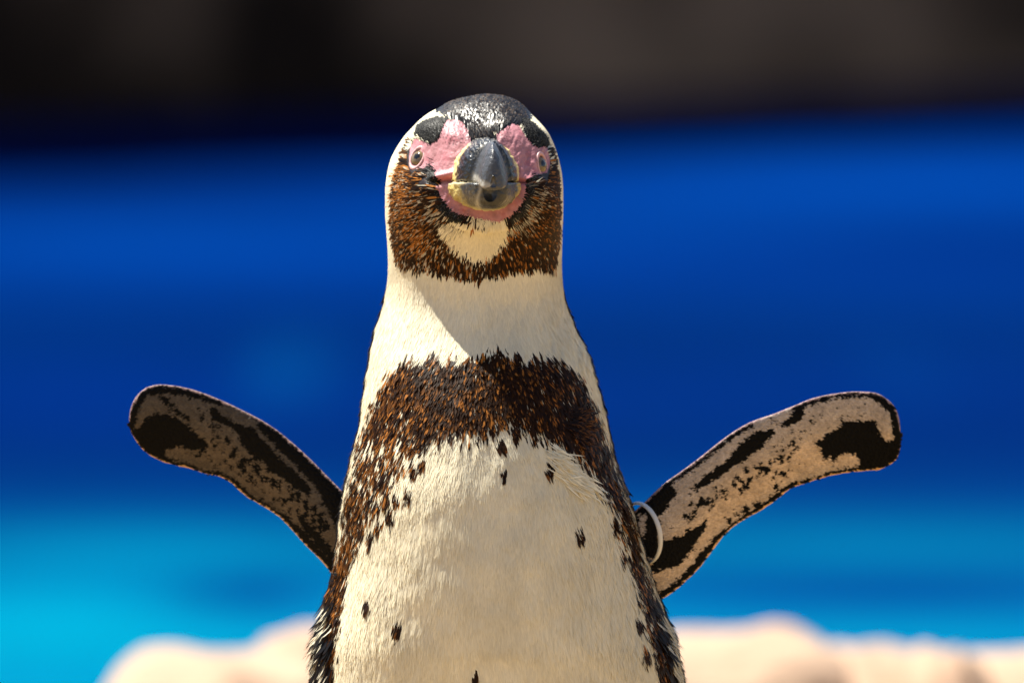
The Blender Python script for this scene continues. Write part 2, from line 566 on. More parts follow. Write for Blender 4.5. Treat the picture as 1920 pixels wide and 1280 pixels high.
P_FACE = [(776, 262), (770, 270), (760, 292), (747, 330), (739, 370), (738, 420), (741, 460), (747, 492), (770, 500), (800, 500), (850, 512), (880, 520), (910, 517),
          (950, 512), (985, 500), (1010, 498), (1036, 504), (1043, 470), (1045, 420), (1044, 370), (1040, 330), (1034, 300), (1030, 275), (1012, 300), (985, 335),
          (900, 420), (820, 340), (805, 300), (778, 285)]
P_THROAT = [(838, 422), (880, 420), (905, 418), (940, 420), (962, 426), (952, 450), (938, 470), (920, 488), (897, 498), (868, 488), (850, 470), (832, 454), (822, 438)]
P_BAND = [(745, 692), (770, 676), (800, 674), (850, 688), (890, 678), (922, 668), (952, 672), (985, 684), (1015, 676), (1050, 680), (1078, 704), (1098, 738), (1110, 768),
          (1122, 805), (1138, 850), (1158, 900), (1176, 950), (1190, 1010), (1204, 1070), (1222, 1130), (1240, 1190), (1262, 1290), (1300, 1700), (1238, 1700), (1240, 1290), (1226, 1215), (1206, 1140), (1190, 1085), (1176, 1020), (1160, 965), (1136, 922), (1108, 880), (1066, 838), (1015, 806), (955, 786), (925, 796),
          (880, 800), (830, 800), (795, 826), (768, 858), (744, 898), (716, 936), (692, 976), (668, 1022), (652, 1070), (641, 1120), (630, 1180), (622, 1290), (636, 1700), (560, 1700), (575, 1290), (590, 1180), (606, 1110),
          (630, 1075), (640, 1030), (650, 960), (664, 890), (682, 820), (702, 770), (722, 724)]
SPOTS = [(940, 832, 9, 15), (922, 800, 8, 14), (945, 884, 5, 11), (1028, 878, 8, 17), (1066, 884, 6, 10), (1085, 1000, 8, 18), (748, 1170, 8, 17), (691, 1134, 5, 12),
         (893, 1272, 4, 16), (1208, 1222, 7, 14), (1232, 1210, 10, 20), (778, 880, 9, 12), (768, 922, 7, 13), (735, 962, 8, 14), (745, 935, 6, 10), (728, 930, 8, 15),
         (712, 985, 7, 13), (965, 808, 7, 15), (1000, 812, 7, 12), (905, 800, 7, 16), (698, 1010, 7, 12), (1150, 985, 7, 13), (795, 868, 10, 9), (1166, 1040, 6, 12), (1195, 1170, 7, 12)]


def regions(px, py, ny, jf=0.0, js=None):
    """index of the plumage region: 0 white 1 brown band 2 brown face 3 crown 4 pink 5 grey brow/jaw 6 back slate 7 throat white"""
    n = px.shape
    if js is None:
        ja = jb = np.zeros(n); jl = np.zeros(n)
    else:
        ja, jb = js.normal(0, 1, n), js.normal(0, 1, n); jl = js.random(n)
    wob = 1.0
    fx = px + jf * 2.2 * ja; fy = py + jf * 3.0 * jb
    out = np.zeros(n, int)
    head = py < 545
    # back of the bird
    back = (ny > 0.05 + 0.05 * ja * jf) & (py > 545)
    # chest band with a looser lower edge
    bx = px + jf * 5 * ja + 8 * (vnoise(px / 14, py / 24, 40) - 0.5)
    low = smooth(780, 840, py) * smooth(1180, 900, py)
    by = py + jf * (6 + 10 * low) * jb + 14 * (vnoise(px / 11, py / 40, 41) - 0.5)
    band = inside(P_BAND, bx, by)
    gaps = (vnoise(px / 5, py / 11, 44) > 0.86 - 0.30 * smooth(730, 860, py) * smooth(840, 740, px) * smooth(1080, 980, py)) & (vnoise(px / 30, py / 30, 45) > 0.30)
    fray = smooth(720, 900, py) * smooth(850, 740, px) * smooth(1100, 1020, py) * np.clip((px - 640) / 45, 0, 1)
    if js is not None: gaps = gaps | (jl < 0.05 + 0.40 * fray)
    out[band & ~gaps] = 1
    for (sx, sy, rx, ry) in SPOTS:
        out[((((fx - sx) / (rx * 0.62)) ** 2 + ((fy - sy) / (ry * 0.85)) ** 2) < 1)] = 1
    out[back] = 6
    # head
    f = inside(P_FACE, fx + 5 * (vnoise(px / 8, py / 16, 46) - 0.5), fy + 9 * (vnoise(px / 7, py / 30, 47) - 0.5)) & head & (ny < 0.35)
    out[f] = 2
    hb = head & (ny > 0.42 + 0.05 * ja * jf)
    out[hb] = 3
    out[head & inside(P_CROWN, fx, fy) | (head & (py < 215) & (ny > -0.25) & (np.abs(px - 912) < 95))] = 3
    out[head & inside(P_THROAT, fx + 2 * jf * ja, fy + 3 * jf * jb)] = 7
    fx = px + jf * 1.0 * ja; fy = py + jf * 1.2 * jb
    fronty = head & (ny < 0.3)
    out[fronty & (inside(P_CRESC_L, fx, fy) | inside(P_CRESC_R, fx, fy))] = 5
    out[fronty & (inside(P_PINK_L, fx, fy) | inside(P_PINK_R, fx, fy) | inside(P_CHIN, fx, fy))] = 4
    out[fronty & (inside(P_BROW_L, fx, fy) | inside(P_BROW_R, fx, fy))] = 5
    return out


PALETTE = np.array([WHITE * 0.9, BROWN, BROWN, BLACK, PINK, GREYBLK, SLATE, WHITE * 0.95])
gpx, gpy = PX(G[..., 0]), PY(G[..., 2])
reg = regions(gpx, gpy, Nn[..., 1])
bc = PALETTE[reg]
# pink bare skin: mottling, follicle pits on the brow, darker creases by the mouth
pm = (reg == 4)
pn = fbm(gpx / 9, gpy / 9, 51, 4)
pit = ((gpx * 0.96 + gpy * 0.28) % 7.0 - 3.5) ** 2 + ((gpy * 0.96 - gpx * 0.28) % 7.0 - 3.5) ** 2
wr = fbm((gpx + 0.4 * gpy) / 3.2, (gpy - 0.4 * gpx) / 9.0, 52, 3)
pinkc = PINK * (0.50 + 0.62 * pn[..., None] + 0.42 * wr[..., None])
bl = 1.5 * smooth(0.50, 0.64, fbm(gpx / 15, gpy / 12, 53, 3))[..., None]
pinkc = pinkc * (1 - 0.45 * bl) + np.array([0.33, 0.10, 0.12]) * 0.45 * bl
red = np.exp(-(seg_dist([(812, 347), (832, 338), (856, 332)], gpx, gpy) / 7) ** 2) + np.exp(-(seg_dist([(991, 347), (964, 338)], gpx, gpy) / 6) ** 2)
pinkc = pinkc * (1 - 0.55 * red[..., None]) + np.array([0.45, 0.10, 0.10]) * 0.55 * red[..., None]
line = np.exp(-(seg_dist([(814, 347), (836, 343), (866, 341)], gpx, gpy) / 2.2) ** 2) + np.exp(-(seg_dist([(990, 347), (960, 342)], gpx, gpy) / 2.2) ** 2)
pinkc = pinkc * (1 - 0.8 * np.clip(line, 0, 1)[..., None]) + np.array([0.08, 0.02, 0.02]) * 0.8 * np.clip(line, 0, 1)[..., None]
lip = np.exp(-(seg_dist([(812, 352), (834, 347), (856, 352)], gpx, gpy) / 3.5) ** 2)[..., None]
pinkc = pinkc * (1 - 0.5 * lip) + np.array([0.60, 0.33, 0.32]) * 0.5 * lip
grey = np.clip(gau(815, 292, 14, 26) * 0.62 + gau(985, 280, 14, 26) * 0.25, 0, 1)[..., None]
pinkc = pinkc * (1 - grey) + np.array([0.24, 0.12, 0.12]) * grey
pits = ((pit < 2.0) & ((gau(855, 252, 24, 22) > 0.25) | (gau(940, 252, 18, 14) > 0.3)))[..., None]
pinkc = np.where(pits, pinkc * 0.22, pinkc)
bc = np.where(pm[..., None], pinkc, bc)
# pale fringe where the throat meets the pink chin
bc = bc.reshape(-1, 3)
body = mesh_np('body', to_world(G.reshape(-1, 3)), quads=grid_quads(NR, NT), tris=None, colors=bc, mats=[M_skin], parent=root)

# ------------------------------------------------------------------ feathers
A = G[:-1]; 
dU = np.roll(G, -1, 1) - G
dV = np.diff(G, axis=0)
cell_area = np.linalg.norm(np.cross(dU[:-1], dV), axis=-1)


def feather_mesh(name, pos, nrm, dirs, L, W, lift, cols3, parent, mat, bend=None, soft=None):
    """pos, nrm, dirs (n,3); cols3 (n,3 rows: base, mid, tip; 3)"""
    n = len(pos)
    side = np.cross(dirs, nrm); side /= np.linalg.norm(side, axis=1, keepdims=True) + 1e-12
    if soft is None: soft = np.full(n, 0.4)
    roll = rng.normal(0, 0.26, n)[:, None] * (1.15 - soft)[:, None]
    side = side + nrm * roll; side /= np.linalg.norm(side, axis=1, keepdims=True)
    ts = np.array([0.0, 0.4, 0.78, 1.0]); ws = np.array([0.45, 1.0, 0.72, 0.0])
    V = np.zeros((n, 7, 3)); C = np.zeros((n, 7, 3))
    sag = (bend if bend is not None else np.zeros(n))
    k = 0
    for r, (t, w) in enumerate(zip(ts, ws)):
        c = pos + dirs * (L * t)[:, None] + nrm * (0.00015 + lift * t ** 1.6 - sag * t * t)[:, None]
        colr = cols3[:, min(r, 2)] if r < 3 else cols3[:, 2]
        if r == 1: colr = 0.5 * (cols3[:, 0] + cols3[:, 1])
        if r == 2: colr = cols3[:, 1]
        if r < 3:
            V[:, k] = c - side * (W * w / 2)[:, None]; V[:, k + 1] = c + side * (W * w / 2)[:, None]
            C[:, k] = colr; C[:, k + 1] = colr; k += 2
        else:
            V[:, k] = c; C[:, k] = cols3[:, 2]
    b = (np.arange(n) * 7)[:, None]
    q = np.concatenate([b + np.array([0, 1, 3, 2]), b + np.array([2, 3, 5, 4])])
    t = b + np.array([4, 5, 6])
    o = mesh_np(name, to_world(V.reshape(-1, 3)), quads=q, tris=t, colors=C.reshape(-1, 3), mats=[mat], parent=parent)
    o['kind'] = 'stuff'
    # barbs lie close together: shade each feather partly with the skin beneath it
    gn = np.cross(V[:, 1] - V[:, 0], V[:, 2] - V[:, 0]); gn /= np.linalg.norm(gn, axis=1, keepdims=True) + 1e-12
    gn *= np.sign((gn * nrm).sum(1))[:, None]
    k_ = soft[:, None]
    mixn = nrm * k_ + gn * (1 - k_); mixn /= np.linalg.norm(mixn, axis=1, keepdims=True)
    vn = np.repeat(mixn, 7, axis=0) @ ROT.T
    o.data.normals_split_custom_set_from_vertices(vn.astype(np.float32))
    return o


cmid_py = 0.25 * (gpy[:-1] + gpy[1:] + np.roll(gpy, -1, 1)[:-1] + np.roll(gpy, -1, 1)[1:])
cny = Nn[:-1, :, 1]
dens = np.where(cny < 0.25, 3.7e6, 0.6e6) * np.where(cmid_py < 520, 2.1, 1.0) * np.where(cmid_py > 1320, 0.12, 1.0)
prob = (dens * cell_area).ravel()
tot = int(prob.sum())
idx = rng.choice(len(prob), size=tot, p=prob / prob.sum())
ii, jj = np.divmod(idx, NT)
fu, fv = rng.random(tot), rng.random(tot)
j2 = (jj + 1) % NT


def bil(F):
    return (F[ii, jj] * ((1 - fu) * (1 - fv))[:, None] + F[ii, j2] * (fu * (1 - fv))[:, None]
            + F[ii + 1, jj] * ((1 - fu) * fv)[:, None] + F[ii + 1, j2] * (fu * fv)[:, None])


fp = bil(G); fn = bil(Nn); fn /= np.linalg.norm(fn, axis=1, keepdims=True)
fpx, fpy = PX(fp[:, 0]), PY(fp[:, 2])
billc = np.array([X(912), -0.075, Z(338)])
rad = fp - billc; rad /= np.linalg.norm(rad, axis=1, keepdims=True)
wdn = smooth(420, 530, fpy)[:, None]
outw = np.stack([np.clip((fpx - 905) / 300, -1, 1) * 0.30, np.zeros(tot), -np.ones(tot)], -1)
dr = rad * (1 - wdn) + outw * wdn
dr[:, :2] += rng.normal(0, 0.10, (tot, 2)); dr[:, 2] += rng.normal(0, 0.08, tot)
sw = (vnoise(fpx / 45, fpy / 60, 61) - 0.5) * 0.35
dr[:, 0] += sw * wdn[:, 0]
dr -= fn * (dr * fn).sum(1)[:, None]
dr /= np.linalg.norm(dr, axis=1, keepdims=True) + 1e-9
# region looked up where the visible outer part of the feather lies
Lguess = np.where(fpy < 520, 0.004, 0.0055)
mid = fp + dr * (Lguess * 0.6)[:, None]
fr_ = regions(PX(mid[:, 0]), PY(mid[:, 2]), fn[:, 1], 1.0, rng)
Ltab = np.array([0.0072, 0.0074, 0.0068, 0.0044, 0.0, 0.0015, 0.008, 0.0045])
Wtab = np.array([0.00046, 0.00135, 0.00110, 0.00130, 0.0, 0.00050, 0.0018, 0.00050])
Htab = np.array([0.00028, 0.0007, 0.0008, 0.0007, 0.0, 0.0005, 0.0009, 0.0005])
Soft = np.array([0.86, 0.55, 0.42, 0.20, 0.5, 0.3, 0.4, 0.75])
Lf = Ltab[fr_] * rng.uniform(0.65, 1.2, tot)
neckw = smooth(640, 540, fpy)
Lf = np.where(fr_ == 0, Lf * (1 - 0.35 * neckw), Lf)
Wf = Wtab[fr_] * rng.uniform(0.7, 1.25, tot)
Hf = Htab[fr_] * rng.uniform(0.1, 1.6, tot) * (1 + 1.0 * ((rng.random(tot) < 0.04) & (fpy > 540)))
base = PALETTE[fr_]
cols3 = np.repeat(base[:, None, :], 3, 1) * rng.uniform(0.8, 1.15, (tot, 1, 1))
isw = (fr_ == 0) | (fr_ == 7)
wt = (0.88 + 0.16 * rng.random(tot)) * (0.86 + 0.26 * fbm(fpx / 40, fpy / 70, 64, 4))
cols3[isw] = (WHITE * wt[isw, None])[:, None, :] * np.array([0.93, 1.0, 1.03])[None, :, None]
isb = (fr_ == 1) | (fr_ == 2)
amb = np.where(rng.random(tot) < np.where(fr_ == 2, 0.30, 0.24) * (0.12 + 2.6 * vnoise(fpx / 13, fpy / 18, 63) ** 2.2) * (1 + 1.2 * smooth(860, 700, fpx)) * np.where(fr_ == 1, 1 - 0.6 * smooth(840, 960, fpx), (1 - 0.65 * smooth(830, 980, fpx)) * (1 - 0.35 * smooth(430, 490, fpy))), rng.uniform(0.3, 1.0, tot), 0.14 * rng.random(tot))  # amber tips with sunlight put into the colour, denser on the left
warm = np.where(fr_ == 1, 1.0, 0.9)
dark = BROWN * rng.uniform(0.5, 1.6, (tot, 1))
tipc = dark * (1 - amb[:, None] * warm[:, None]) + ORANGE * (amb * warm)[:, None]
cols3[isb, 0] = (dark * 1.1)[isb]
cols3[isb, 1] = (0.55 * dark + 0.45 * tipc)[isb]
cols3[isb, 2] = tipc[isb]
# some feathers of the band and face carry a pale shaft base that shows between neighbours
pale = isb & (rng.random(tot) < np.where(fr_ == 1, 0.10, 0.13))
cols3[pale, 0] = ORANGE * 1.4; cols3[pale, 1] = ORANGE * 0.9
isc = fr_ == 3
tone_ = rng.random(tot)[:, None]  # random darkness of each crown feather
cols3[isc] = (BLACK * (0.25 + 0.6 * tone_[isc]))[:, None, :] * np.array([0.8, 1.0, 2.2])[None, :, None]
cheek = (fr_ == 2) & (rng.random(tot) < 0.10 * smooth(880, 820, fpx) + 0.03)  # pale feathers with white glints of the left cheek put into their colour
cols3[cheek] = (WHITE * 0.55)[None, None, :]; cols3[cheek, 0] = ORANGE; cols3[cheek, 2] = ORANGE
edgec = isc & (rng.random(tot) < 0.28)
cols3[edgec, 2] = np.array([0.13, 0.085, 0.05]) * rng.uniform(0.3, 1.4, (edgec.sum(), 1))
isg = fr_ == 5
cols3[isg, 2] = np.array([0.16, 0.16, 0.15]) * rng.uniform(0.3, 1.3, (isg.sum(), 1))
isk = fr_ == 6
cols3[isk, 2] = SLATE * 2.2
keep = (fr_ != 4) & ~(((fr_ == 1) | (fr_ == 2)) & (rng.random(tot) < 0.40)) & ~((fr_ == 3) & (rng.random(tot) < 0.50))
# the soft eye rings stay clear
for ex, ey, rx, ry in ((785, 300, 21, 31), (1014, 312, 17, 31)):
    keep &= ~((((fpx - ex) / rx) ** 2 + ((fpy - ey) / ry) ** 2 < 1) & (fn[:, 1] < 0.3))
for ex, ey in ((800, 346), (1014, 338)):
    keep &= ~((fr_ == 2) & (np.hypot(fpx - ex, fpy - ey) < 13))
keep &= ~((fr_ == 5) & (rng.random(tot) < 0.15))
sag = np.where(fpy < 520, Lf ** 2 / (2 * 0.06), Lf ** 2 / (2 * 0.12)) * 0.6
M_gloss = attr_mat('crown_feather_gloss', 0.36, 0.26, None, transl=0.05)
Hf = np.where(fr_ == 3, 0.0009 * rng.uniform(0.1, 1.8, tot) * smooth(96, 60, np.abs(fpx - 912)), Hf)
for nm, kk, mt in (('plumage', keep & (fr_ != 3), M_feather), ('crown_feathers', keep & (fr_ == 3), M_gloss)):
    feather_mesh(nm, fp[kk], fn[kk], dr[kk], Lf[kk], Wf[kk], Hf[kk], cols3[kk], root, mt, sag[kk], Soft[fr_][kk])


# --- loose tufts that stand away from the right side of the chest and at the flanks
def surface_at(px, py):
    d = (gpx - px) ** 2 + (gpy - py) ** 2 + np.where(Nn[..., 1] < 0.25, 0, 1e6)
    k = np.unravel_index(np.argmin(d), d.shape)
    return G[k], Nn[k]


tp, tn, td, tL, tW, tH, tC = [], [], [], [], [], [], []


def tuft(pts, n, ang, spread, L, W, H, colr, tip, jit=6):
    for k in range(n):
        q = pts[rng.integers(len(pts))]
        p, nn = surface_at(q[0] + rng.normal(0, jit), q[1] + rng.normal(0, jit))
        a = math.radians(ang + rng.normal(0, spread))
        d = np.array([math.cos(a), 0, -math.sin(a)])
        d = d - nn * d.dot(nn); d /= np.linalg.norm(d)
        tp.append(p); tn.append(nn); td.append(d)
        tL.append(L * rng.uniform(0.6, 1.2)); tW.append(W * rng.uniform(0.7, 1.3)); tH.append(H * rng.uniform(0.3, 1.4))
        c = np.array(colr) * rng.uniform(0.8, 1.15); t2 = np.array(tip) * rng.uniform(0.7, 1.2)
        tC.append([c, c, t2])


tuft([(1030, 840), (1040, 855), (1050, 868), (1060, 885), (1075, 895)], 300, 36, 16, 0.0115, 0.00075, 0.0036, WHITE * 0.95, WHITE, 8)
tuft([(1065, 775), (1075, 790), (1080, 805), (1062, 790)], 200, 12, 20, 0.011, 0.0009, 0.0036, BROWN * 1.2, ORANGE * 0.8, 8)
tuft([(1100, 890), (1108, 905), (1115, 918)], 30, 45, 15, 0.008, 0.001, 0.003, WHITE, WHITE, 5)
def fan(pts, n, L, W, H, colr, tip, jit, dj=0.06):
    for k in range(n):
        i = rng.integers(len(pts) - 1); f = rng.random()
        q = np.array(pts[i]) * (1 - f) + np.array(pts[i + 1]) * f
        p, nn = surface_at(q[0] + rng.normal(0, jit), q[1] + rng.normal(0, jit))
        if any(((PX(p[0]) - ex) / 24) ** 2 + ((PY(p[2]) - ey) / 36) ** 2 < 1 for ex, ey in ((785, 299), (1014, 312))): continue
        d = p - billc + rng.normal(0, dj * 0.05, 3); d = d - nn * d.dot(nn); d /= np.linalg.norm(d)
        tp.append(p); tn.append(nn); td.append(d)
        tL.append(L * rng.uniform(0.6, 1.3)); tW.append(W * rng.uniform(0.7, 1.3)); tH.append(H * rng.uniform(0.2, 1.3))
        c = np.array(colr) * rng.uniform(0.6, 1.15); tC.append([c, c, np.array(tip) * rng.uniform(0.5, 1.2)])


fan([(1012, 352), (1006, 378), (992, 408), (970, 427), (952, 434)], 330, 0.0038, 0.00024, 0.0009, WHITE * 0.6, ORANGE * 0.9, 2.5)
fan([(1008, 345), (1002, 375), (988, 405), (966, 424)], 160, 0.007, 0.00028, 0.0012, WHITE * 0.5, ORANGE * 1.5, 8)
fan([(801, 372), (819, 404), (844, 425), (870, 432)], 170, 0.0040, 0.00026, 0.0010, WHITE * 0.55, ORANGE * 1.2, 2.5)
fan([(800, 350), (806, 385), (830, 420), (858, 436)], 90, 0.008, 0.00030, 0.0012, WHITE * 0.5, ORANGE * 1.3, 9)
fan([(772, 320), (760, 350), (762, 390), (780, 430), (800, 455)], 500, 0.007, 0.00042, 0.0014, ORANGE * 1.6, ORANGE, 14, 0.06)
for pl, nn_ in ((P_BROW_L, 150), (P_BROW_R, 150), (P_CHIN[4:], 260), (P_PINK_L[:6], 90), (P_PINK_L[8:16], 120), (P_PINK_R[:4], 90)):
    fan(pl, nn_, 0.0013, 0.00030, 0.0004, BLACK, GREYBLK * 2, 4.0, 0.3)
fan([(846, 424), (875, 428), (905, 430), (940, 430)], 220, 0.0030, 0.00026, 0.0006, WHITE, WHITE, 4.0, 0.1)
fan([(800, 322), (815, 330), (812, 312)], 60, 0.004, 0.0004, 0.001, BLACK, BLACK * 2, 4)
tuft([(628, 1085), (630, 1090), (633, 1078)], 22, 165, 16, 0.006, 0.0010, 0.002, BLACK, BLACK * 2, 3)
tuft([(646, 940), (643, 950)], 12, 150, 20, 0.005, 0.0007, 0.002, WHITE, WHITE, 3)
tuft([(608, 1150), (600, 1180), (594, 1200), (592, 1225)], 120, 120, 14, 0.010, 0.0014, 0.0034, WHITE * 0.7, WHITE * 0.95, 6)
tuft([(622, 1115), (612, 1150), (605, 1190), (600, 1225), (598, 1265), (612, 1240), (620, 1190)], 260, 104, 12, 0.014, 0.0022, 0.0030, BLACK * 0.8, BROWN * 1.6, 8)
tuft([(618, 1130), (612, 1165), (606, 1200), (610, 1240)], 60, 104, 10, 0.012, 0.0015, 0.0036, WHITE * 0.75, WHITE * 0.9, 6)
tuft([(1240, 1160), (1250, 1190), (1258, 1220), (1265, 1250), (1270, 1275)], 220, 74, 12, 0.010, 0.0013, 0.0030, WHITE * 0.75, WHITE * 0.9, 5)
tuft([(1225, 1120), (1236, 1160), (1246, 1200), (1255, 1250), (1232, 1180)], 150, 75, 12, 0.013, 0.0026, 0.0020, BROWN * 1.1, BROWN * 2.5, 7)
feather_mesh('loose_feathers', np.array(tp), np.array(tn), np.array(td), np.array(tL), np.array(tW), np.array(tH), np.array(tC), root, M_feather)


# ------------------------------------------------------------------ flippers
def resample(pts, n, power=1.0):
    p = np.asarray(pts, float)
    d = np.concatenate([[0], np.cumsum(np.hypot(*np.diff(p, axis=0).T))])
    t = np.linspace(0, 1, n) * d[-1]
    # smooth interpolation
    return np.stack([pchip(d, p[:, 0], t), pchip(d, p[:, 1], t)], -1)


UP_R = [(1150, 1000), (1180, 968), (1211, 939), (1246, 906), (1280, 882), (1315, 856), (1349, 829), (1383, 805), (1414, 789), (1452, 776), (1487, 762), (1528, 746), (1566, 738),
        (1607, 734), (1641, 736), (1665, 748), (1682.5, 767), (1689, 789), (1692, 815)]
LO_R = [(1150, 1090), (1205, 1135), (1244, 1123), (1266.6, 1109), (1290.6, 1088), (1315, 1064), (1335, 1037), (1356, 1009), (1376.6, 989), (1400.6, 973), (1428, 958), (1459, 937),
        (1486.6, 916.6), (1521, 904.5), (1555, 894), (1590, 887), (1617, 884), (1648, 882), (1669, 873.6), (1686, 858), (1691, 838), (1692, 815)]
UP_L = [(700, 985), (675, 955), (645, 925), (610.6, 890.6), (579, 859), (548, 831), (517, 806), (485.6, 786), (454, 770), (423, 755), (392, 742), (360.6, 731), (329, 724), (298, 721),
        (276, 725), (257.5, 737.5), (245, 756), (239, 778), (238, 795)]
LO_L = [(700, 1090), (660, 1105), (626, 1082), (604, 1056), (579, 1031), (557.5, 1009), (532.5, 981), (510.6, 962.5), (479, 944), (454, 928), (432.5, 908), (407.5, 895), (376, 887.5),
        (357.5, 880.6), (323, 873), (292, 862.5), (267, 847), (248, 822), (240, 806), (238, 795)]


def cropc(pts, ox, oy, k):
    return [(ox + x / k, oy + y / k) for x, y in pts]


RP = lambda p: cropc(p, 1160, 700, 2.909)
LP = lambda p: cropc(p, 220, 700, 3.2)
R_BLACK = [RP(p) for p in (
    [(385, 640), (440, 575), (560, 490), (640, 400), (740, 310), (830, 300), (842, 330), (800, 370), (740, 430), (640, 500), (520, 585), (400, 645)],
    [(850, 295), (930, 240), (950, 185), (1000, 175), (1005, 240), (930, 285), (860, 300)],
    [(1065, 380), (1130, 330), (1200, 290), (1205, 245), (1240, 258), (1330, 250), (1380, 240), (1420, 300), (1440, 355), (1485, 360), (1545, 300), (1560, 430), (1500, 520), (1380, 530), (1310, 505), (1295, 440), (1250, 430),
     (1195, 450), (1170, 500), (1150, 450), (1115, 480), (1105, 420)],
    [(150, 700), (290, 600), (305, 660), (270, 700), (245, 765), (200, 770), (150, 780)],
    [(165, 940), (260, 905), (340, 885), (360, 845), (400, 850), (475, 795), (460, 850), (400, 940), (340, 1040), (270, 1060), (160, 1090)],
    [(60, 690), (190, 700), (215, 760), (205, 900), (160, 1000), (60, 1000)])]
R_PALE = [RP(p) for p in ([(1395, 210), (1440, 222), (1482, 300), (1482, 350), (1440, 356), (1412, 290)], [(95, 780), (140, 770), (135, 830), (120, 900), (95, 860)])]
L_BLACK = [LP(p) for p in (
    [(40, 150), (120, 150), (200, 125), (300, 120), (420, 130), (560, 175), (700, 222), (790, 268), (870, 350), (960, 440), (1080, 560), (1200, 680), (1240, 760), (1310, 900), (1330, 1000), (1420, 800), (1420, 700), (1200, 500), (1000, 330), (850, 230), (600, 110), (430, 60), (250, 40), (40, 60)],
    [(560, 225), (600, 210), (640, 262), (720, 300), (830, 332), (900, 420), (1000, 520), (1100, 612), (1182, 700), (1160, 748), (1060, 675), (950, 600), (850, 510), (750, 430), (735, 365), (680, 320), (585, 275)],
    [(120, 330), (150, 270), (250, 230), (320, 245), (400, 290), (470, 350), (560, 430), (480, 465), (380, 440), (290, 460), (280, 510), (180, 500), (60, 430), (60, 330)],
    [(1090, 850), (1130, 870), (1250, 1000), (1310, 1080), (1310, 1150), (1200, 1030), (1110, 920)],
    [(960, 850), (1060, 900), (1150, 1030), (1290, 1200), (1260, 1260), (1050, 1000)],
    [(250, 130), (290, 190), (330, 190), (310, 140)], [(370, 210), (440, 260), (420, 280), (370, 240)], [(1230, 690), (1330, 780), (1330, 920), (1270, 830)])]
L_PALE = [LP(p) for p in ([(125, 240), (160, 225), (170, 260), (140, 325), (110, 320)], [(590, 195), (640, 190), (740, 228), (800, 262), (850, 300), (830, 325), (720, 285), (640, 250)])]


def make_spots(p0, p1, n, wid, seed, size):
    r = np.random.default_rng(seed); out = []
    for k in range(n):
        t = r.random(); o = r.normal(0, wid)
        dx, dy = p1[0] - p0[0], p1[1] - p0[1]; L = math.hypot(dx, dy)
        out.append((p0[0] + dx * t - dy / L * o, p0[1] + dy * t + dx / L * o, size * r.uniform(0.5, 1.3), size * r.uniform(0.8, 2.2)))
    return out


R_SPOTS = make_spots((1280, 970), (1500, 835), 80, 6, 3, 3.3) + make_spots((1455, 835), (1540, 785), 20, 8, 5, 2.0) + make_spots((1370, 985), (1470, 890), 16, 8, 6, 3.4) + make_spots((1390, 960), (1440, 945), 7, 4, 16, 4.0)
L_SPOTS = make_spots((375, 780), (480, 885), 26, 9, 7, 3.2) + make_spots((440, 845), (610, 990), 46, 11, 8, 4.0) + make_spots((560, 925), (620, 1000), 14, 5, 9, 4.0)


